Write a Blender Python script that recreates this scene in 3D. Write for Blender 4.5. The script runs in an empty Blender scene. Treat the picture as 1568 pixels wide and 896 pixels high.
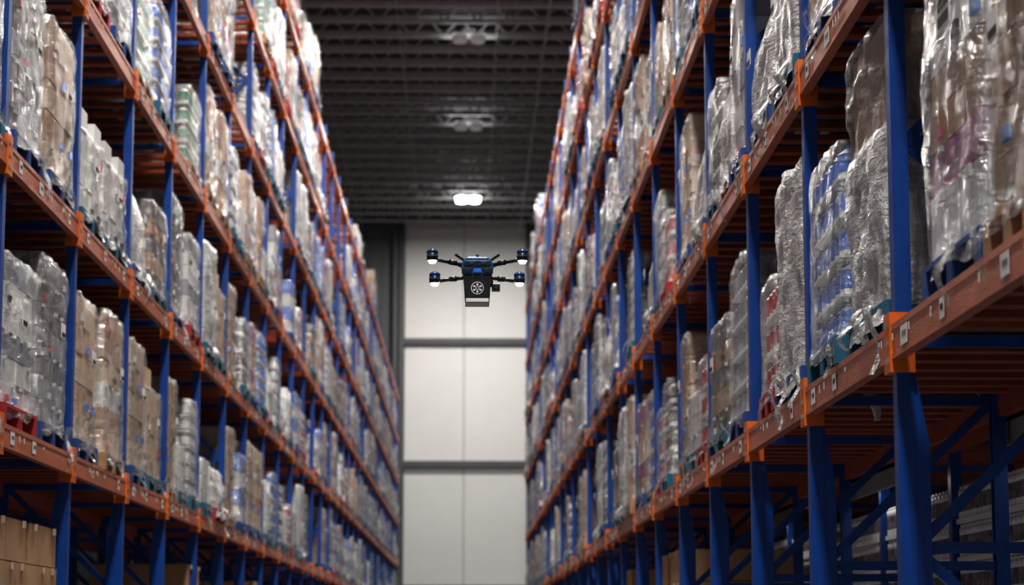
import bpy, bmesh, math, random
from mathutils import Vector, Matrix, noise
R = random.Random(11)
scene = bpy.context.scene
col = scene.collection

# ------------------------------------------------------------------ materials
def newmat(name):
    m = bpy.data.materials.new(name); m.use_nodes = True
    nt = m.node_tree; nt.nodes.clear()
    return m, nt
def N(nt, t, **kw):
    n = nt.nodes.new(t)
    for k, v in kw.items():
        if k in n.inputs: n.inputs[k].default_value = v
        else: setattr(n, k, v)
    return n
def c4(c): return (c[0], c[1], c[2], 1)
def pmat(name, c, c2=None, rough=.5, metal=0, scale=6, bump=0, bscale=30, emis=None, es=0, rnd=0, spec=.5, stretch=None):
    m, nt = newmat(name)
    out = N(nt, 'ShaderNodeOutputMaterial'); p = N(nt, 'ShaderNodeBsdfPrincipled')
    nt.links.new(p.outputs[0], out.inputs[0])
    p.inputs['Roughness'].default_value = rough; p.inputs['Metallic'].default_value = metal
    p.inputs['Specular IOR Level'].default_value = spec
    tc = N(nt, 'ShaderNodeTexCoord')
    src = tc.outputs['Object']
    if stretch:
        mp = N(nt, 'ShaderNodeMapping'); mp.inputs['Scale'].default_value = stretch
        nt.links.new(src, mp.inputs[0]); src = mp.outputs[0]
    nz = N(nt, 'ShaderNodeTexNoise', Scale=scale, Detail=5.0, Roughness=.6); nt.links.new(src, nz.inputs['Vector'])
    rp = N(nt, 'ShaderNodeValToRGB'); rp.color_ramp.elements[0].position = .35; rp.color_ramp.elements[1].position = .7
    rp.color_ramp.elements[0].color = c4(c); rp.color_ramp.elements[1].color = c4(c2 or [x*.75 for x in c])
    nt.links.new(nz.outputs[0], rp.inputs[0])
    last = rp.outputs[0]
    if rnd:
        oi = N(nt, 'ShaderNodeObjectInfo'); hs = N(nt, 'ShaderNodeHueSaturation')
        mr = N(nt, 'ShaderNodeMapRange'); mr.inputs['To Min'].default_value = 1-rnd; mr.inputs['To Max'].default_value = 1+rnd
        nt.links.new(oi.outputs['Random'], mr.inputs['Value']); nt.links.new(mr.outputs[0], hs.inputs['Value'])
        nt.links.new(last, hs.inputs['Color']); last = hs.outputs[0]
    nt.links.new(last, p.inputs['Base Color'])
    if bump:
        n2 = N(nt, 'ShaderNodeTexNoise', Scale=bscale, Detail=4.0); nt.links.new(src, n2.inputs['Vector'])
        b = N(nt, 'ShaderNodeBump', Strength=bump, Distance=.02)
        nt.links.new(n2.outputs[0], b.inputs['Height']); nt.links.new(b.outputs[0], p.inputs['Normal'])
    if emis:
        p.inputs['Emission Color'].default_value = c4(emis); p.inputs['Emission Strength'].default_value = es
    return m

def filmmat(name, c, lo, hi, rough=.22, bs=.9, gl=.15):
    m, nt = newmat(name)
    out = N(nt, 'ShaderNodeOutputMaterial'); p = N(nt, 'ShaderNodeBsdfPrincipled'); tr = N(nt, 'ShaderNodeBsdfTransparent')
    tr.inputs[0].default_value = (.95, .955, .96, 1)
    mix = N(nt, 'ShaderNodeMixShader')
    g = N(nt, 'ShaderNodeBsdfGlossy', Roughness=.14); g.inputs[0].default_value = (1, 1, 1, 1)
    mix2 = N(nt, 'ShaderNodeMixShader'); mix2.inputs[0].default_value = gl
    nt.links.new(tr.outputs[0], mix.inputs[1]); nt.links.new(p.outputs[0], mix.inputs[2])
    nt.links.new(mix.outputs[0], mix2.inputs[1]); nt.links.new(g.outputs[0], mix2.inputs[2]); nt.links.new(mix2.outputs[0], out.inputs[0])
    tc = N(nt, 'ShaderNodeTexCoord'); oi = N(nt, 'ShaderNodeObjectInfo')
    ad = N(nt, 'ShaderNodeVectorMath', operation='ADD')
    sc = N(nt, 'ShaderNodeMath', operation='MULTIPLY'); sc.inputs[1].default_value = 17.0
    nt.links.new(oi.outputs['Random'], sc.inputs[0])
    nt.links.new(tc.outputs['Object'], ad.inputs[0]); nt.links.new(sc.outputs[0], ad.inputs[1])
    mp = N(nt, 'ShaderNodeMapping'); mp.inputs['Scale'].default_value = (2.2, 2.2, 9); mp.inputs['Rotation'].default_value = (.35, .3, 0)
    nt.links.new(ad.outputs[0], mp.inputs[0])
    n1 = N(nt, 'ShaderNodeTexNoise', Scale=2.0, Detail=5.0, Roughness=.6, Distortion=.8); nt.links.new(mp.outputs[0], n1.inputs['Vector'])
    mp2 = N(nt, 'ShaderNodeMapping'); mp2.inputs['Scale'].default_value = (8, 8, 1.8); mp2.inputs['Rotation'].default_value = (-.3, .25, 0)
    nt.links.new(ad.outputs[0], mp2.inputs[0])
    n2 = N(nt, 'ShaderNodeTexNoise', Scale=1.3, Detail=4.0, Roughness=.6, Distortion=1.2); nt.links.new(mp2.outputs[0], n2.inputs['Vector'])
    am = N(nt, 'ShaderNodeMath', operation='ADD'); nt.links.new(n1.outputs[0], am.inputs[0]); nt.links.new(n2.outputs[0], am.inputs[1])
    b = N(nt, 'ShaderNodeBump', Strength=bs, Distance=.045); nt.links.new(am.outputs[0], b.inputs['Height']); nt.links.new(b.outputs[0], p.inputs['Normal'])
    nt.links.new(b.outputs[0], g.inputs['Normal'])
    mr = N(nt, 'ShaderNodeMapRange'); mr.inputs['From Min'].default_value = .8; mr.inputs['From Max'].default_value = 1.3
    mr.inputs['To Min'].default_value = lo; mr.inputs['To Max'].default_value = hi
    nt.links.new(am.outputs[0], mr.inputs['Value']); nt.links.new(mr.outputs[0], mix.inputs[0])
    p.inputs['Base Color'].default_value = c4(c); p.inputs['Roughness'].default_value = rough
    p.inputs['Specular IOR Level'].default_value = .9
    return m

M = {}
M['blue'] = pmat('rack_blue_paint', (.005, .068, .33), (.004, .048, .23), rough=.36, scale=3)
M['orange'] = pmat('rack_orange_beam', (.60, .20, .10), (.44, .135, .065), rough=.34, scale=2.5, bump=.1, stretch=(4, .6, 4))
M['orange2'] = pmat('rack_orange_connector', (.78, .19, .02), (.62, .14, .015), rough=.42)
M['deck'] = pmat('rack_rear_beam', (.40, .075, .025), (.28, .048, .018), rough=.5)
M['steel'] = pmat('bolt_steel', (.6, .6, .6), rough=.3, metal=.9)
M['label'] = pmat('paper_label', (.75, .75, .73), (.68, .68, .67), rough=.6)
M['ink'] = pmat('label_ink', (.02, .02, .02), rough=.6)
M['film'] = filmmat('stretch_film_clear', (.72, .71, .70), .06, .38, .18, .9, .09)
M['filmw'] = filmmat('stretch_film_white', (.73, .73, .73), .60, 1.0, .28, .9, .08)
M['films'] = filmmat('stretch_film_glossy', (.78, .79, .8), .06, .38, .08, 1.0, .15)
M['card'] = pmat('cardboard', (.46, .28, .15), (.37, .215, .11), rough=.75, scale=2, rnd=.25)
M['cardl'] = pmat('cardboard_pale', (.58, .43, .29), (.48, .35, .23), rough=.75, scale=2, rnd=.2)
M['white'] = pmat('white_carton', (.74, .74, .72), (.66, .66, .65), rough=.55, scale=2, rnd=.25)
M['grey'] = pmat('grey_carton', (.30, .31, .34), (.22, .23, .26), rough=.6, scale=2, rnd=.4)
M['dark'] = pmat('dark_carton', (.09, .08, .085), (.055, .05, .05), rough=.6, scale=2, rnd=.35)
M['bluep'] = pmat('blue_print', (.01, .15, .72), (.02, .24, .78), rough=.35, rnd=.2)
M['purple'] = pmat('purple_print', (.28, .02, .17), (.42, .05, .24), rough=.45)
M['redp'] = pmat('red_print', (.6, .03, .04), (.45, .02, .03), rough=.45)
M['green'] = pmat('green_jars', (.05, .28, .17), (.14, .38, .25), rough=.3, rnd=.2)
M['tape'] = pmat('packing_tape', (.55, .45, .32), rough=.25)
M['teal'] = pmat('pallet_teal', (.01, .15, .25), (.008, .09, .16), rough=.6, scale=9)
M['pblue'] = pmat('pallet_blue', (.01, .07, .30), (.01, .05, .19), rough=.6, scale=9)
M['pred'] = pmat('pallet_red', (.4, .02, .03), (.28, .015, .02), rough=.6, scale=9)
M['wood'] = pmat('pallet_wood', (.42, .29, .17), (.3, .2, .11), rough=.75, scale=9, stretch=(1, 6, 6))
M['can'] = pmat('can_silver', (.75, .75, .76), (.6, .6, .62), rough=.35)
M['canl'] = pmat('can_label', (.06, .04, .06), (.30, .26, .28), rough=.4, scale=14)
M['black'] = pmat('black_plastic', (.012, .012, .014), (.02, .02, .022), rough=.35)
M['carbon'] = pmat('carbon_arm', (.02, .02, .024), rough=.25, scale=60)
M['dblue'] = pmat('drone_blue_shell', (.011, .10, .30), (.009, .08, .25), rough=.25)
M['dwhite'] = pmat('drone_emblem_white', (.85, .85, .87), rough=.4)
M['dsilver'] = pmat('drone_silver', (.85, .83, .8), rough=.4)
M['led'] = pmat('drone_led', (.9, .7, .65), rough=.3, emis=(1, .8, .72), es=9)
M['lens'] = pmat('drone_lens', (.02, .05, .09), rough=.05)
M['joist'] = pmat('roof_joist_steel', (.50, .51, .51), (.40, .41, .41), rough=.6)
M['lampbody'] = pmat('lamp_housing', (.3, .3, .3), rough=.5)
M['lampdim'] = pmat('lamp_lens_dim', (.6, .6, .6), rough=.5, emis=(1, 1, .96), es=.08)
M['lampon'] = pmat('lamp_lens_lit', (.9, .9, .9), rough=.5, emis=(1, .99, .97), es=20)
M['concrete'] = pmat('concrete_floor', (.14, .14, .14), (.10, .10, .105), rough=.45, scale=.8, bump=.1)
M['wallgrey'] = pmat('wall_dark_panel', (.13, .14, .155), (.11, .12, .13), rough=.7, scale=.5)
M['wallwhite'] = pmat('wall_white_panel', (.77, .775, .76), (.73, .735, .725), rough=.6, scale=.4)
M['walltrim'] = pmat('wall_girt', (.12, .125, .135), rough=.6)

m, nt = newmat('ceiling_metal_deck'); M['ceil'] = m
out = N(nt, 'ShaderNodeOutputMaterial'); p = N(nt, 'ShaderNodeBsdfPrincipled', Roughness=.6)
nt.links.new(p.outputs[0], out.inputs[0])
tc = N(nt, 'ShaderNodeTexCoord'); wv = N(nt, 'ShaderNodeTexWave', Scale=2.2); wv.bands_direction = 'X'
nt.links.new(tc.outputs['Object'], wv.inputs['Vector'])
rp = N(nt, 'ShaderNodeValToRGB'); rp.color_ramp.elements[0].color = (.025, .026, .028, 1); rp.color_ramp.elements[1].color = (.04, .041, .043, 1)
nt.links.new(wv.outputs[0], rp.inputs[0]); nt.links.new(rp.outputs[0], p.inputs['Base Color'])
bb = N(nt, 'ShaderNodeBump', Strength=.6, Distance=.05); nt.links.new(wv.outputs[0], bb.inputs['Height']); nt.links.new(bb.outputs[0], p.inputs['Normal'])

# ------------------------------------------------------------------ mesh builder
class MB:
    def __init__(s): s.v = []; s.f = []; s.m = []; s.sm = []; s.mats = []
    def mi(s, k):
        if k not in s.mats: s.mats.append(k)
        return s.mats.index(k)
    def face(s, idx, k, sm=False): s.f.append(idx); s.m.append(s.mi(k)); s.sm.append(sm)
    def hexa(s, P, k):
        b = len(s.v); s.v += [tuple(p) for p in P]
        for q in ((0,3,2,1),(4,5,6,7),(0,1,5,4),(1,2,6,5),(2,3,7,6),(3,0,4,7)): s.face([b+i for i in q], k)
    def box(s, x0, x1, y0, y1, z0, z1, k):
        s.hexa([(x0,y0,z0),(x1,y0,z0),(x1,y1,z0),(x0,y1,z0),(x0,y0,z1),(x1,y0,z1),(x1,y1,z1),(x0,y1,z1)], k)
    def rbox(s, cx, cy, z0, sx, sy, h, ang, k):
        c, q = math.cos(ang), math.sin(ang)
        pts = []
        for z in (z0, z0+h):
            for a, b in ((-1,-1),(1,-1),(1,1),(-1,1)):
                x, y = a*sx/2, b*sy/2
                pts.append((cx+x*c-y*q, cy+x*q+y*c, z))
        s.hexa(pts, k)
    def bar(s, p, q, w, h, k):
        p, q = Vector(p), Vector(q); d = (q-p).normalized()
        up = Vector((0,0,1)) if abs(d.z) < .95 else Vector((0,1,0))
        a = d.cross(up).normalized()*w/2; b = a.cross(d).normalized()*h/2
        s.hexa([p-a-b, p+a-b, p+a+b, p-a+b, q-a-b, q+a-b, q+a+b, q-a+b], k)
    def cyl(s, p, q, r, n, k, r2=None, sm=True, cap=True):
        p, q = Vector(p), Vector(q); d = (q-p).normalized(); r2 = r if r2 is None else r2
        up = Vector((0,0,1)) if abs(d.z) < .95 else Vector((1,0,0))
        a = d.cross(up).normalized(); b = d.cross(a).normalized(); base = len(s.v)
        for c, rr in ((p, r), (q, r2)):
            for i in range(n):
                t = 2*math.pi*i/n; s.v.append(tuple(c+a*math.cos(t)*rr+b*math.sin(t)*rr))
        for i in range(n):
            j = (i+1) % n; s.face([base+i, base+j, base+n+j, base+n+i], k, sm)
        if cap:
            s.face([base+i for i in range(n)][::-1], k); s.face([base+n+i for i in range(n)], k)
    def prism(s, prof, y0, y1, k, sc=1.0):
        n = len(prof); b = len(s.v)
        for (x, z) in prof: s.v.append((x, y0, z))
        for (x, z) in prof: s.v.append((x*sc, y1, z))
        for i in range(n):
            j = (i+1) % n; s.face([b+i, b+j, b+n+j, b+n+i], k)
        s.face([b+i for i in range(n)][::-1], k); s.face([b+n+i for i in range(n)], k)
    def mesh(s, name):
        me = bpy.data.meshes.new(name); me.from_pydata(s.v, [], s.f)
        for k in s.mats: me.materials.append(M[k])
        me.polygons.foreach_set('material_index', s.m); me.polygons.foreach_set('use_smooth', s.sm)
        bm = bmesh.new(); bm.from_mesh(me); bmesh.ops.recalc_face_normals(bm, faces=bm.faces); bm.to_mesh(me); bm.free()
        me.update(); return me
def obj(name, me, loc=(0,0,0), rot=0, parent=None):
    o = bpy.data.objects.new(name, me); o.location = loc; o.rotation_euler[2] = rot
    col.objects.link(o)
    if parent: o.parent = parent
    return o
def empty(name, loc=(0,0,0)):
    o = bpy.data.objects.new(name, None); o.location = loc; o.empty_display_size = .3; col.objects.link(o); return o

# ------------------------------------------------------------------ room
XL, XR = -3.03, 1.92
WY = 105.0; CZ = 20.9
b = MB(); b.box(-9.3, 8.3, -12, WY, -.2, 0, 'concrete'); obj('floor', b.mesh('floor'))
b = MB(); b.box(-9.3, 8.3, -12, WY, CZ, CZ+.15, 'ceil'); obj('ceiling', b.mesh('ceiling'))
b = MB(); b.box(-9.5, -9.3, -12, WY, -.2, CZ+.15, 'wallgrey'); obj('wall_left', b.mesh('wall_left'))
b = MB(); b.box(8.3, 8.5, -12, WY, -.2, CZ+.15, 'wallgrey'); obj('wall_right', b.mesh('wall_right'))
b = MB(); b.box(-9.5, 8.5, WY, WY+.25, -.2, CZ+.15, 'wallgrey')
x = -9.3
while x < 8.3:
    if not (-3.1 < x < 2.8): b.box(x, x+.05, WY-.04, WY, 0, CZ, 'walltrim')
    x += .6
obj('wall_back', b.mesh('wall_back'))
b = MB()
b.box(-2.82, -.13, WY-.10, WY-.04, 0, 20.55, 'wallwhite'); b.box(-.10, 2.72, WY-.10, WY-.04, 0, 20.55, 'wallwhite')
b.box(-.13, -.10, WY-.09, WY-.04, 0, 20.55, 'walltrim')
obj('wall_panel_white', b.mesh('wall_panel_white'))
for i, zz in enumerate((15.0, 9.42, 3.85)):
    b = MB(); b.box(-2.9, 2.8, WY-.32, WY-.10, zz-.13, zz+.13, 'walltrim'); b.box(-2.9, 2.8, WY-.36, WY-.32, zz-.15, zz-.1, 'walltrim')
    obj('trim_%d' % (i+1), b.mesh('trim'))
for i, (x0, x1) in enumerate(((-3.35, -2.85), (2.75, 3.25))):
    b = MB(); b.box(x0, x1, WY-.45, WY-.38, 0, CZ-.8, 'walltrim'); b.box(x0, x1, WY-.08, WY-.0, 0, CZ-.8, 'walltrim')
    b.box((x0+x1)/2-.03, (x0+x1)/2+.03, WY-.45, WY, 0, CZ-.8, 'walltrim')
    obj('steel_column', b.mesh('steel_column'))

# roof joists
roof = empty('roof_joists', (0, 0, CZ))
b = MB()
b.box(-9.2, 8.2, -.06, .06, -.12, -.02, 'joist'); b.box(-9.2, 8.2, -.08, .08, -.74, -.62, 'joist')
x = -9.2; k = 0
while x < 8.0:
    z0, z1 = (-.08, -.68) if k % 2 == 0 else (-.68, -.08)
    b.bar((x, 0, z0), (x+.5, 0, z1), .06, .06, 'joist'); x += .5; k += 1
jm = b.mesh('joist_truss')
y = 2.0; i = 0
while y < WY-.5:
    o = obj('truss_%d' % i, jm, (R.uniform(-.2, .0), y, 0), 0, roof); y += 1.8; i += 1
b = MB()
for x in (-7.5, -4.8, -2.1, .9, 3.6, 6.3):
    b.box(x-.012, x+.012, -10, WY-.2, -.775, -.75, 'joist')
b.cyl((2.4, -10, -.95), (2.4, WY-.3, -.95), .025, 8, 'joist')
obj('bridging', b.mesh('bridging'), (0, 0, 0), 0, roof)

# ------------------------------------------------------------------ lamps
def lamp(y, kind, power, up=0):
    e = empty('high_bay_lamp', (.05, y, CZ-.86))
    b = MB()
    b.box(-.5, .5, -.2, .2, 0, .06, 'lampbody'); b.box(-.2, .2, -.12, .12, .06, .2, 'lampbody')
    for sx in (-1, 1):
        b.cyl((sx*.27, 0, -.22), (sx*.27, 0, .0), .22, 20, kind, r2=.26)
        b.bar((sx*.45, 0, .05), (sx*.45, 0, .862), .015, .015, 'lampbody')
    obj('housing', b.mesh('lamp_housing'), (0, 0, 0), 0, e)
    if power:
        L = bpy.data.lights.new('lamp_light', 'AREA'); L.shape = 'RECTANGLE'; L.size = 1.2; L.size_y = 1.2; L.energy = power; L.color = (1, .96, .91)
        o = bpy.data.objects.new('lamp_light', L); o.location = (0, 0, -.26); col.objects.link(o); o.parent = e
    if up:
        L = bpy.data.lights.new('uplight', 'AREA'); L.size = 1.6; L.energy = up
        o = bpy.data.objects.new('uplight', L); o.location = (0, 0, -.02); o.rotation_euler = (math.pi, 0, 0); col.objects.link(o); o.parent = e
for y in (-8, 5, 18, 31, 44, 57): lamp(y, 'lampon', 2450 if y < 50 else 1900, 60 if y == 57 else 0)
lamp(69.6, 'lampdim', 1000, 18); lamp(82, 'lampdim', 1100, 18); lamp(96.2, 'lampon', 1750, 12)
# added fill lights in invented hoods behind the first rack row, brightening the cans
for y in (12.2, 17.5, 22.8):
    e = empty('added_fill_light', (XR+1.16, y, 2.84))
    b = MB(); b.box(-.03, .0, -1.1, 1.1, -.07, .085, 'lampbody'); b.box(-.03, .10, -1.1, 1.1, .06, .085, 'lampbody'); b.box(-.0, .03, -1.0, 1.0, -.01, .05, 'label')
    obj('added_fill_hood', b.mesh('added_fill_hood'), (0, 0, 0), 0, e)
    L = bpy.data.lights.new('added_fill', 'AREA'); L.shape = 'RECTANGLE'; L.size = .05; L.size_y = 2.1; L.energy = 2.2; L.color = (1, .97, .93)
    o = bpy.data.objects.new('added_fill', L); o.location = (.04, 0, -.02); o.rotation_euler = (0, math.radians(-35), 0); col.objects.link(o); o.parent = e

# ------------------------------------------------------------------ racks
LV = [3.0+1.83*k for k in range(6)]
BT = .078
def frame_mesh():
    b = MB(); H = 12.6
    for k, x0 in enumerate((0, 1.34)):
        for xp in (x0, x0+1.03):
            b.box(xp, xp+.075, -.05, -.038, 0, H, 'blue'); b.box(xp, xp+.075, .038, .05, 0, H, 'blue')
            s = xp if xp == x0 else xp+.063
            b.box(s, s+.012, -.038, .038, 0, H, 'blue')
            b.box(xp+.02, xp+.06, -.03, .03, 0, H, 'blue')
            b.box(xp-.03, xp+.11, -.08, .08, 0, .012, 'blue')
        if k == 0:
            b.box(.075, .14, -.045, .045, 0, 2.55, 'blue')
            b.hexa([(.075,-.045,2.55),(.14,-.045,2.55),(.14,.045,2.55),(.075,.045,2.55),(.075,-.045,2.86),(.085,-.045,2.86),(.085,.045,2.86),(.075,.045,2.86)], 'blue')
        z = .25; j = 0
        while z < H-.9:
            b.box(x0+.07, x0+1.04, -.02, .02, z-.025, z+.025, 'blue')
            a, c = (x0+.07, x0+1.04) if j % 2 == 0 else (x0+1.04, x0+.07)
            b.bar((a, 0, z), (c, 0, z+.92), .035, .05, 'blue')
            z += .92; j += 1
    for z in (1.5, 4.2, 7.9, 11.3): b.box(1.1, 1.34, -.03, .03, z, z+.06, 'blue')
    return b.mesh('upright_frame')
def bay_mesh(L, seed):
    r = random.Random(seed); b = MB()
    for z in LV:
        for i, x in enumerate((-.02, 1.06, 1.32, 2.40)):
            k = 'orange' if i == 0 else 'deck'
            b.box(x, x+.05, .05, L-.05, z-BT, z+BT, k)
            if i == 0:
                b.box(x-.004, x, .05, L-.05, z+BT-.03, z+BT, k); b.box(x-.004, x, .05, L-.05, z-BT, z-BT+.022, k)
            s = .135
            for yy in (0, L):
                if i == 0:
                    d = 1 if yy == 0 else -1
                    y0, y1 = sorted((yy, yy+d*.075))
                    b.box(x-.012, x+.10, y0, y1, z-s, z+s, 'orange2')
                    for q in (-.08, .0, .08): b.box(x-.018, x-.012, yy+d*.03-.01, yy+d*.03+.01, z+q-.01, z+q+.01, 'steel')
        for x in (0, 1.34):
            for t in (.1, .22, .36, .5, .64, .78, .9):
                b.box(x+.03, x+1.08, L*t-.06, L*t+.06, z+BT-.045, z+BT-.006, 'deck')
        for t in (.13+.05*r.random(), .5+.1*r.random(), .86):
            if r.random() < .7:
                w = .04+.04*r.random(); b.box(-.027, -.0245, L*t-w, L*t+w, z-.045, z+.04, 'label')
                for q in range(4): b.box(-.0285, -.027, L*t-w*.7+q*w*.35, L*t-w*.7+q*w*.35+.008, z-.01, z+.015, 'ink')
        for q in range(5):
            t = .06+.9*r.random(); b.box(-.027, -.0245, L*t, L*t+.02, z-.01+.03*r.random(), z+.035, 'label')
    return b.mesh('shelf_bay')

fm = frame_mesh()
def rack(side, L, y0, kmin, kmax):
    X = XR if side > 0 else XL
    e = empty('pallet_rack', (X, 0, 0))
    bms = [bay_mesh(L, s) for s in (1, 2, 3)]
    for k in range(kmin, kmax+1):
        y = y0+k*L
        rot = 0 if side > 0 else math.pi
        obj('upright_%d' % (k-kmin), fm, (0, y, 0), rot, e)
        if k < kmax:
            o = obj('bay_%d' % (k-kmin), bms[k % 3], (0, y if side > 0 else y+L, 0), rot, e)
rack(1, 2.65, 10.3, -2, 24)
rack(-1, 2.83, 15.0, -2, 31)

# ------------------------------------------------------------------ pallet loads
def pallet(b, W, D, k, z=0):
    n = 7
    for i in range(n):
        x = -D/2+i*(D-.1)/(n-1); b.box(x, x+.1, -W/2, W/2, z+.122, z+.144, k)
    for y in (-W/2, -.05, W/2-.1):
        b.box(-D/2, D/2, y, y+.1, z+.1, z+.122, k); b.box(-D/2, D/2, y, y+.1, z, z+.02, k)
        for x in (-D/2, -.07, D/2-.14): b.box(x, x+.14, y, y+.1, z+.02, z+.1, k)
def film(b, W, D, z0, H, k, seed, taper=1.0, off=(0, 0), amp=1.0, hem=.1, tails=2):
    r = random.Random(seed); n = 72; rows = 20
    o = Vector((seed*3.7, seed*1.3, seed*.7)); base = len(b.v)
    per = 2*(W+D)
    for j in range(rows+1):
        t = j/rows
        for i in range(n):
            s = per*i/n
            if s < D: p = (-D/2+s, -W/2)
            elif s < D+W: p = (D/2, -W/2+s-D)
            elif s < 2*D+W: p = (D/2-(s-D-W), W/2)
            else: p = (-D/2, W/2-(s-2*D-W))
            cx, cy = abs(p[0])/(D/2), abs(p[1])/(W/2); corner = max(0, cx+cy-1.86)*.18
            sc = 1-corner
            tp = 1-(1-taper)*max(0, (t-.45)/.55)**1.3
            if t > .93: tp *= 1-(t-.93)*.35
            x = p[0]*sc*tp+off[0]*t; y = p[1]*sc*tp+off[1]*t
            q = Vector((x, y, t*H))
            d = (.014*noise.noise(q*2.6+o)+.012*noise.noise(q*7+o)+.008*noise.noise(q*17+o))*amp
            if t < .1: d += (.1-t)*.2*(1+noise.noise(q*8+o))
            l = math.hypot(x, y) or 1
            z = z0+t*H
            if j == 0: z += hem*noise.noise(Vector((s*2.2, seed, 0)))-.02
            if t > .9: z += .02*noise.noise(q*6+o)
            b.v.append((x+x/l*d, y+y/l*d, z))
    for j in range(rows):
        for i in range(n):
            i2 = (i+1) % n; a = base+j*n
            b.face([a+i, a+i2, a+n+i2, a+n+i], k, True)
    top = base+rows*n; prev = top
    for rr in (.75, .45):
        nb = len(b.v)
        for i in range(n):
            v = b.v[top+i]; q = Vector(v)
            b.v.append((off[0]+(v[0]-off[0])*rr, off[1]+(v[1]-off[1])*rr, z0+H+.015+.025*noise.noise(q*5*rr+o)))
        for i in range(n):
            i2 = (i+1) % n; b.face([prev+i, prev+i2, nb+i2, nb+i], k, True)
        prev = nb
    b.v.append((off[0], off[1], z0+H+.02)); c = len(b.v)-1
    for i in range(n): b.face([prev+i, prev+(i+1) % n, c], k, True)
    for q in range(tails):
        side = r.choice((0, 0, 1)); u = r.uniform(-.45, .45); ln = r.uniform(.12, .36); w = r.uniform(.03, .1)
        st = len(b.v); m_ = 7
        for j in range(m_+1):
            t = j/m_; ww = w*(1-t*.75)
            for e_ in (-1, 0, 1):
                uu = (u*W if side == 0 else u*D)+e_*ww+.04*math.sin(t*4+seed+q)
                outw = .035+.03*math.sin(t*6+q+seed)+(.02 if e_ == 0 else 0)
                z = z0+.1-t*ln
                b.v.append((-D/2-outw, uu, z) if side == 0 else (uu, -W/2-outw, z))
        for j in range(m_):
            for e_ in range(2):
                a = st+j*3+e_; b.face([a, a+1, a+4, a+3], k, True)
SEG = {'0':'abcdef','1':'bc','2':'abged','3':'abgcd','4':'fgbc','5':'afgcd','6':'afgcde','7':'abc','8':'abcdefg','9':'abfgcd'}
def label(b, D, y, z, w=.16, h=.11, face=0, W=1, num=None):
    def bx(u0, u1, z0, z1, dep0, dep1, k):
        if face == 0: b.box(-D/2-.045-dep1, -D/2-.045-dep0, y+u0, y+u1, z0, z1, k)
        else: b.box(y+u0, y+u1, -W/2-.045-dep1, -W/2-.045-dep0, z0, z1, k)
    bx(-w/2, w/2, z, z+h, 0, .004, 'label')
    for i in range(12): bx(-w*.42+i*w*.07, -w*.42+i*w*.07+w*.025*(1+i % 2), z+h*.1, z+h*.38, .004, .006, 'ink')
    if num:
        ch = h*.4; cw = ch*.55; tot = len(num)*cw*1.45; t = ch*.15
        for i, d in enumerate(num):
            u = -tot/2+i*cw*1.45; zb = z+h*.52
            S = {'a': (0, cw, ch-t, ch), 'd': (0, cw, 0, t), 'g': (0, cw, ch/2-t/2, ch/2+t/2), 'f': (0, t, ch/2, ch), 'e': (0, t, 0, ch/2), 'b': (cw-t, cw, ch/2, ch), 'c': (cw-t, cw, 0, ch/2)}
            for sgm in SEG[d]:
                a0, a1, c0, c1 = S[sgm]; bx(u+a0, u+a1, zb+c0, zb+c1, .004, .0065, 'ink')
def cartons(b, W, D, z0, H, lay, nx, ny, ks, seed, jit=.008, tape=True):
    r = random.Random(seed); h = H/lay; sx = D/nx; sy = W/ny
    for l in range(lay):
        k = ks[(l*7+seed) % len(ks)] if len(ks) > 1 and r.random() < .7 else r.choice(ks)
        for i in range(nx):
            for j in range(ny):
                if 0 < i < nx-1 and 0 < j < ny-1 and l < lay-1: continue
                cx = -D/2+(i+.5)*sx+r.uniform(-jit, jit); cy = -W/2+(j+.5)*sy+r.uniform(-jit, jit)
                b.rbox(cx, cy, z0+l*h, sx-.014, sy-.014, h-.008, r.uniform(-.012, .012), k)
                if tape and i == 0:
                    if r.random() < .5: b.box(-D/2-.006-jit, -D/2+.002, cy-.03, cy+.03, z0+l*h+h*.8, z0+l*h+h-.01, 'tape' if k.startswith('card') else 'label')
                    if r.random() < .22: b.box(-D/2-.007-jit, -D/2+.002, cy-sy*.38, cy-sy*.1, z0+l*h+h*.15, z0+l*h+h*.4, r.choice(('label', 'ink', 'bluep', 'redp')))
                if tape and j == 0:
                    if r.random() < .5: b.box(cx-.03, cx+.03, -W/2-.006-jit, -W/2+.002, z0+l*h+h*.8, z0+l*h+h-.01, 'tape' if k.startswith('card') else 'label')
                    if r.random() < .22: b.box(cx-sx*.38, cx-sx*.1, -W/2-.007-jit, -W/2+.002, z0+l*h+h*.15, z0+l*h+h*.45, r.choice(('label', 'ink', 'bluep', 'grey')))
def bottles(b, W, D, z0, H, lay, d, kb, kt, sheet='white', seg=8):
    h = H/lay; nx = int(D/d); ny = int(W/d); dx = D/nx; dy = W/ny
    for l in range(lay):
        z = z0+l*h; b.box(-D/2, D/2, -W/2, W/2, z, z+.018, sheet)
        for i in range(nx):
            for j in range(ny):
                if 0 < i < nx-1 and 0 < j < ny-1: continue
                x = -D/2+(i+.5)*dx; y = -W/2+(j+.5)*dy; rr = min(dx, dy)*.47
                b.cyl((x, y, z+.018), (x, y, z+h*.22), rr, seg, kt, cap=False)
                b.cyl((x, y, z+h*.22), (x, y, z+h*.70), rr*1.01, seg, kb, cap=False)
                b.cyl((x, y, z+h*.70), (x, y, z+h*.86), rr, seg, kt, r2=rr*.5, cap=False)
                b.cyl((x, y, z+h*.86), (x, y, z+h*.96), rr*.45, seg, kb)
        b.box(-D/2+dx, D/2-dx, -W/2+dy, W/2-dy, z+.02, z+h*.8, kt)
D = 1.12
V = {}
def mk(name, W, pal, fn):
    b = MB(); pallet(b, W, 1.14, pal); fn(b, W); V[name] = (b.mesh('pallet_load_'+name), W)
Z = .146
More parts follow.
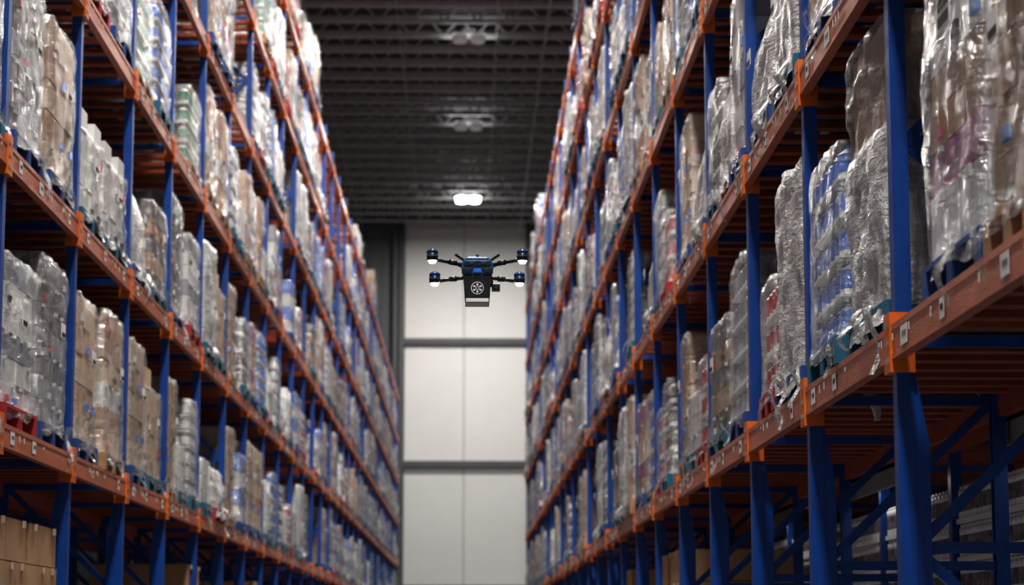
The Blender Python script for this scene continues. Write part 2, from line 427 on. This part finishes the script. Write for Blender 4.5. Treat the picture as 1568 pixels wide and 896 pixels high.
def f_card(H, lay, nx, ny, ks, fk='film', seed=1, amp=1, taper=1, tails=2, step=0, num=None):
    def g(b, W):
        cartons(b, W-.08, D-.06, Z, H, lay, nx, ny, ks, seed)
        if step:
            h = H/lay; r = random.Random(seed)
            for i in range(nx):
                for j in range(ny):
                    if r.random() < .5: b.rbox(-D/2+.03+(i+.5)*(D-.06)/nx, -W/2+.04+(j+.5)*(W-.08)/ny, Z+H, (D-.06)/nx-.014, (W-.08)/ny-.014, h*step, 0, ks[0])
        film(b, W-.02, D, Z-.06, H+.07, fk, seed, amp=amp, taper=taper, tails=tails)
        label(b, D-.02, .1*((seed % 3)-1), Z+H*.55)
        if seed % 2: label(b, D, 0, Z+H*.7, face=1, W=W-.02)
    return g
def f_white(H, seed, taper=1.0, off=(0, 0), amp=1.6, tails=3):
    def g(b, W):
        cartons(b, (W-.14)*(.9 if taper < 1 else 1), (D-.14), Z, H*(.5 if taper < 1 else .97), 4, 3, 3, ['white', 'grey'], seed, tape=False)
        film(b, W-.02, D, Z-.08, H+.08, 'filmw', seed, taper=taper, off=off, amp=amp, tails=tails)
        label(b, D, .12, Z+H*.35)
    return g
def f_bot(H, lay, d, kb, kt, seed, fk='films', sheet='white'):
    def g(b, W):
        bottles(b, W-.08, D-.06, Z, H, lay, d, kb, kt, sheet=sheet)
        film(b, W-.02, D, Z-.05, H+.06, fk, seed, amp=.9)
    return g
mk('a', 1.10, 'pblue', f_card(1.15, 5, 3, 3, ['card', 'cardl'], seed=1))
mk('b', 1.10, 'teal', f_card(.85, 4, 3, 3, ['cardl'], seed=2, step=.9))
mk('c', 1.10, 'teal', f_white(1.2, 3))
mk('d', 1.10, 'pblue', f_white(1.15, 4, taper=.5, off=(.05, .12), amp=2.2))
mk('e', 1.10, 'pred', f_card(1.0, 6, 4, 4, ['white', 'grey', 'white'], seed=5))
mk('f', 1.10, 'teal', f_bot(1.02, 5, .16, 'bluep', 'white', 6))
mk('g', 1.10, 'pblue', f_bot(1.12, 5, .16, 'grey', 'can', 7))
mk('h', 1.10, 'teal', f_card(.65, 3, 3, 3, ['white'], seed=8, amp=1.5, step=.8))
mk('i', .76, 'pred', f_white(.95, 9, taper=.75, amp=2))
mk('j', .76, 'wood', f_card(1.1, 5, 3, 2, ['card'], seed=10))
mk('k', .76, 'teal', f_bot(.9, 4, .13, 'dark', 'white', 11))
mk('l', .76, 'pblue', f_card(1.2, 5, 3, 2, ['grey', 'white'], seed=12))
mk('m', .76, 'teal', f_card(.5, 3, 3, 2, ['cardl', 'white'], seed=13))
mk('n', 1.10, 'wood', f_bot(.85, 4, .12, 'green', 'white', 14))
mk('o', 1.10, 'pblue', f_card(1.22, 7, 4, 4, ['grey', 'dark'], fk='films', seed=15, amp=1.3))
mk('q', .76, 'teal', f_bot(1.05, 6, .1, 'can', 'grey', 17))
mk('r', 1.10, 'pred', f_white(.5, 18, taper=.85, amp=2.2))
mk('t', 1.10, 'teal', f_card(.85, 5, 3, 4, ['card', 'dark'], seed=19))
mk('u', .76, 'pblue', f_card(.9, 4, 2, 2, ['white', 'bluep'], seed=20, fk='films'))
mk('v', 1.10, 'wood', f_card(1.2, 6, 3, 3, ['cardl', 'card', 'white'], seed=21, fk='films'))
mk('w', .76, 'pred', f_bot(.7, 3, .15, 'redp', 'white', 22))
mk('y', 1.10, 'pblue', f_card(1.0, 5, 3, 3, ['card', 'purple', 'cardl'], seed=27, fk='films'))
def f_p(b, W):
    cartons(b, W-.08, D-.06, Z, .30, 1, 2, 2, ['white'], 1); cartons(b, W-.08, D-.06, Z+.30, .18, 1, 2, 2, ['purple'], 2)
    cartons(b, W-.08, D-.06, Z+.48, .33, 2, 3, 3, ['card'], 3); cartons(b, W-.08, D-.06, Z+.81, .5, 2, 3, 3, ['white'], 4)
    film(b, W-.02, D, Z-.06, 1.38, 'films', 16, amp=1.6, tails=4)
    label(b, D, -.10, Z+.9, .26, .18, 1, W-.02, '0035'); label(b, D, -.2, Z+.85, .24, .16, 0, W, '0035')
mk('p', 1.12, 'pblue', f_p)
def f_s(b, W):
    cartons(b, W-.12, D-.1, Z, .8, 4, 3, 3, ['grey'], 5, tape=False); cartons(b, W-.10, D-.08, Z+.8, .56, 1, 2, 2, ['card'], 6, tape=False)
    film(b, W-.02, D, Z-.08, .92, 'filmw', 23, amp=2.0, tails=4); film(b, W-.04, D-.02, Z+.78, .6, 'film', 24, amp=2.4, tails=1)
    label(b, D, -.31, Z+.98, .17, .13, 1, W+.02, '358')
mk('s', 1.12, 'teal', f_s)
def f_x(b, W):
    cartons(b, W-.12, D-.1, Z, 1.2, 5, 3, 3, ['white', 'grey'], 5, tape=False)
    film(b, W-.02, D, Z-.08, 1.3, 'filmw', 25, amp=2.0, tails=5)
    label(b, D, -.36, Z+1.05, .2, .13, 1, W+.02, '7149')
mk('x', 1.10, 'pblue', f_x)

def place(v, side, y, z, rot=0, parent=None, back=0, name='shrink_wrapped_pallet'):
    me, W = V[v]
    dx = .56 if y < 26 else .53
    X = (XR+dx+back) if side > 0 else (XL-dx-back)
    return obj(name, me, (X+R.uniform(-.02, .02), y, z+BT+.002), (0 if side > 0 else math.pi)+rot, parent)
WIDE = 'aaabbccdeffgghhonrtvvpxy'; NAR = 'iijjkklmmqquuww'
far = empty('stored_pallet_rows', (0, 0, 0))
spec = {
 (1,-1,0): [], (1,0,0): ['s', 'f'], (1,1,0): ['x', 'w', None], (1,2,0): ['g', 't'], (1,3,0): ['w', 'm', 'j'], 
 (1,0,1): ['g', 'a'], (1,1,1): ['c', 'd'], (1,2,1): ['l', 'i', 'k'], (1,3,1): ['d', 'a'],
 (-1,-1,0): ['o', 'o'], (-1,0,0): ['e', 'o'], (-1,1,0): ['a', 'v'], (-1,2,0): ['a', 'b'], (-1,3,0): ['j', 'm', 'q'],
 (-1,-1,1): ['g', 'b'], (-1,0,1): ['o', 'a'], (-1,1,1): ['h', 'h'], (-1,2,1): ['d', 't'], (-1,3,1): ['o', 'e'],
 (-1,2,2): ['n', 'f'], (-1,1,2): ['e', 'g'], (-1,0,2): [None, 'o'], (-1,3,2): [None, 'n'], (-1,4,1): ['c', 'b'], (-1,4,0): ['m', 'r'],
}
place('p', 1, 9.06, LV[0]); place('j', 1, 8.1, LV[0])
for side, L, y0, kmin, kmax in ((1, 2.65, 10.3, -2, 24), (-1, 2.83, 15.0, -2, 31)):
    for k in range(kmin, kmax):
        for l in range(6):
            ls = spec.get((side, k, l))
            if ls is None:
                pe = .07
                if l == 5: pe = .85 if side > 0 else (.4 if k < 12 else .85)
                elif l == 4: pe = .2
                if R.random() < pe: continue
                ls = [R.choice(WIDE) for _ in range(2)] if R.random() < .6 else [R.choice(NAR) for _ in range(3)]
                for q in range(len(ls)):
                    if R.random() < .14: ls[q] = None
            n = len(ls)
            near = k <= 4 and l <= 2
            for i, v in enumerate(ls):
                if v is None: continue
                if n == 3 and V[v][1] > 1 and not (side == 1 and k == 1): v = 'l'
                y = y0+k*L+.06+(L-.12)*(i+.5)/n
                if n == 3 and V[v][1] > 1: y += .14
                elif n == 3 and ls[0] and V[ls[0]][1] > 1 and i == 1: y += .28
                place(v, side, y+R.uniform(-.03, .03), LV[l], R.uniform(-.02, .02), None if near else far,
                      name='shrink_wrapped_pallet' if near else 'pallet_load')
            if k < 14:
                for i in range(2):
                    if R.random() < (.35 if l else .3):
                        y = y0+k*L+.06+(L-.12)*(i+.5)/2
                        place(R.choice(WIDE), side, y, LV[l], 0, far, back=1.3, name='rear_pallet_load')
# floor level goods
b = MB(); pallet(b, 1.16, 1.16, 'wood'); cartons(b, 1.12, 1.1, Z, 2.36, 8, 3, 3, ['card'], 31); V['tall'] = (b.mesh('carton_stack'), 1.16)
b = MB(); pallet(b, 1.2, 1.1, 'wood')
for l in range(10):
    z = Z+l*.255
    b.box(-.54, .54, -.6, .6, z, z+.035, 'white'); b.box(-.40, .40, -.48, .48, z+.035, z+.25, 'dark')
    for i in range(9):
        for j in range(10):
            if 0 < i < 8 and 0 < j < 9: continue
            x = -.48+i*.12; y = -.54+j*.12
            b.cyl((x, y, z+.03), (x, y, z+.08), .054, 12, 'can', cap=False); b.cyl((x, y, z+.08), (x, y, z+.18), .052, 12, 'canl', cap=False)
            b.cyl((x, y, z+.18), (x, y, z+.225), .054, 12, 'can'); b.cyl((x, y, z+.225), (x, y, z+.25), .045, 12, 'can')
V['cans'] = (b.mesh('canned_goods_stack'), 1.2)
for k in range(0, 9):
    for i in range(2):
        me, W = V['cans']
        o = obj('canned_goods_pallet', me, (XR+1.34+.56, 10.3+k*2.65+.06+2.53*(i+.5)/2, 0.0))
TL = ((-1, 15.9), (-1, 17.1), (1, 22.0), (1, 23.5), (-1, 26.6), (1, 28.5), (-1, 34.6))
for side, y in TL:
    me, W = V['tall']
    obj('carton_stack_pallet', me, ((XR+.6) if side > 0 else (XL-.6), y, 0), 0 if side > 0 else math.pi)
for k in range(2, 28):
    for side, L, y0 in ((1, 2.65, 10.3), (-1, 2.83, 15.0)):
        if side > 0 and (k > 22 or k < 6): continue
        for i in range(2):
            y = y0+k*L+.06+(L-.12)*(i+.5)/2
            if any(abs(y-q) < 1.25 and side == s_ for s_, q in TL): continue
            if R.random() < .75:
                me, W = V[R.choice(WIDE)]
                obj('floor_pallet_load', me, ((XR+.6) if side > 0 else (XL-.6), y, 0.0), 0 if side > 0 else math.pi, far)

# ------------------------------------------------------------------ drone
dr = empty('quadcopter_drone', (.06, 13.0, 3.715))
def part(name, b, bev=.004):
    o = obj(name, b.mesh(name), (0, 0, 0), 0, dr)
    if bev:
        md = o.modifiers.new('bevel', 'BEVEL'); md.width = bev; md.segments = 3; md.limit_method = 'ANGLE'
    return o
b = MB()
b.prism([(-.092, .045), (-.084, .075), (-.058, .098), (.058, .098), (.084, .075), (.092, .045), (.086, .0), (-.086, .0)], -.13, .17, 'dblue', .85)
part('body_shell', b, .008)
b = MB()
b.prism([(-.078, .052), (-.068, .076), (.068, .076), (.078, .052), (.06, .045), (-.06, .045)], -.139, -.125, 'black')
b.box(-.05, -.018, -.146, -.138, .052, .07, 'lens'); b.box(.018, .05, -.146, -.138, .052, .07, 'lens'); 
b.box(-.088, -.03, -.137, -.128, .005, .035, 'black'); b.box(.03, .088, -.137, -.128, .005, .035, 'black')
b.box(-.022, .022, -.14, -.128, .008, .03, 'bluep')
b.cyl((-.055, -.137, .02), (-.055, -.145, .02), .011, 16, 'lens'); b.cyl((.055, -.137, .02), (.055, -.145, .02), .011, 16, 'lens')
part('sensor_face', b, .002)
b = MB()
b.prism([(-.08, .0), (.08, .0), (.074, -.06), (.07, -.135), (-.07, -.135), (-.074, -.06)], -.12, .06, 'black')
part('payload_pod', b, .006)
b = MB(); b.box(-.064, .064, -.119, .055, -.157, -.135, 'dsilver'); b.box(-.068, .068, -.122, .058, -.16, -.155, 'black')
part('payload_base', b, .003)
b = MB(); n = 28
for i in range(n):
    a, c = 2*math.pi*i/n, 2*math.pi*(i+1)/n
    b.bar((.034*math.cos(a), -.1225, -.078+.034*math.sin(a)), (.034*math.cos(c), -.1225, -.078+.034*math.sin(c)), .004, .004, 'dwhite')
for i in range(6):
    a = math.pi*i/3+math.pi/6
    b.bar((.006*math.cos(a), -.1225, -.078+.006*math.sin(a)), (.024*math.cos(a), -.1225, -.078+.024*math.sin(a)), .005, .005, 'dwhite')
    b.cyl((.021*math.cos(a), -.121, -.078+.021*math.sin(a)), (.021*math.cos(a), -.1245, -.078+.021*math.sin(a)), .0065, 10, 'dwhite')
part('fan_emblem', b, 0)
b = MB(); b.box(.082, .128, -.07, -.02, -.085, -.045, 'black'); b.box(.06, .09, -.05, -.03, -.06, -.02, 'black'); b.cyl((.105, -.07, -.065), (.105, -.08, -.065), .014, 16, 'lens')
part('side_camera', b, .004)
b = MB()
b.cyl((0, 0, .095), (0, 0, .112), .022, 20, 'black'); b.cyl((0, 0, .112), (0, 0, .132), .009, 14, 'black')
for s in (-1, 1):
    b.bar((s*.06, -.02, .085), (s*.125, -.06, .122), .008, .012, 'black'); b.bar((s*.07, .1, .07), (s*.13, .13, .1), .008, .012, 'black')
part('antennas', b, 0)
for s in (-1, 1):
    for (dy, z, root) in ((-.2, .085, .06), (.2, .018, .01)):
        b = MB(); mx = s*(.252 if dy < 0 else .244)
        b.cyl((s*.075, dy*.35, root), (s*.15, dy*.6, (root+z)/2-.006), .011, 12, 'carbon'); b.cyl((s*.15, dy*.6, (root+z)/2-.006), (mx, dy, z-.012), .0095, 12, 'carbon')
        b.cyl((s*.12, dy*.5, (root+z)/2-.006), (s*.155, dy*.62, (root+z)/2-.004), .015, 12, 'black')
        part('arm', b, 0)
        b = MB()
        b.cyl((mx, dy, z-.020), (mx, dy, z+.026), .031, 24, 'black'); b.cyl((mx, dy, z+.026), (mx, dy, z+.04), .033, 24, 'dblue', r2=.028)
        b.cyl((mx, dy, z+.04), (mx, dy, z+.047), .012, 16, 'black')
        b.cyl((mx, dy, z-.036), (mx, dy, z-.020), .016, 20, 'led', r2=.026)
        b.cyl((mx, dy, z-.000), (mx, dy, z+.007), .033, 24, 'dblue')
        part('motor', b, 0)
b = MB()
for s in (-1, 1):
    b.bar((s*.04, .02, -.1), (s*.05, .1, -.03), .012, .012, 'black')
part('rear_struts', b, 0)

# ------------------------------------------------------------------ world + camera
w = bpy.data.worlds.new('World'); scene.world = w; w.use_nodes = True
bg = w.node_tree.nodes['Background']; bg.inputs[0].default_value = (1, .98, .95, 1); bg.inputs[1].default_value = .28
cd = bpy.data.cameras.new('camera'); cam = bpy.data.objects.new('camera', cd); col.objects.link(cam); scene.camera = cam
cd.sensor_width = 36; cd.lens = 36*3550/1568; cd.clip_end = 500; cd.clip_start = .1
pitch = math.atan(527/3550); yaw = math.atan(71/3550*math.cos(pitch))
cam.location = (0, 0, 1.7); cam.rotation_euler = (math.pi/2+pitch, 0, -yaw)
cd.dof.use_dof = True; cd.dof.focus_distance = 12.6; cd.dof.aperture_fstop = 2.8
scene.view_settings.view_transform = 'Standard'
scene.view_settings.exposure = .26
scene.view_settings.gamma = .82
print('OBJ', len(bpy.data.objects))
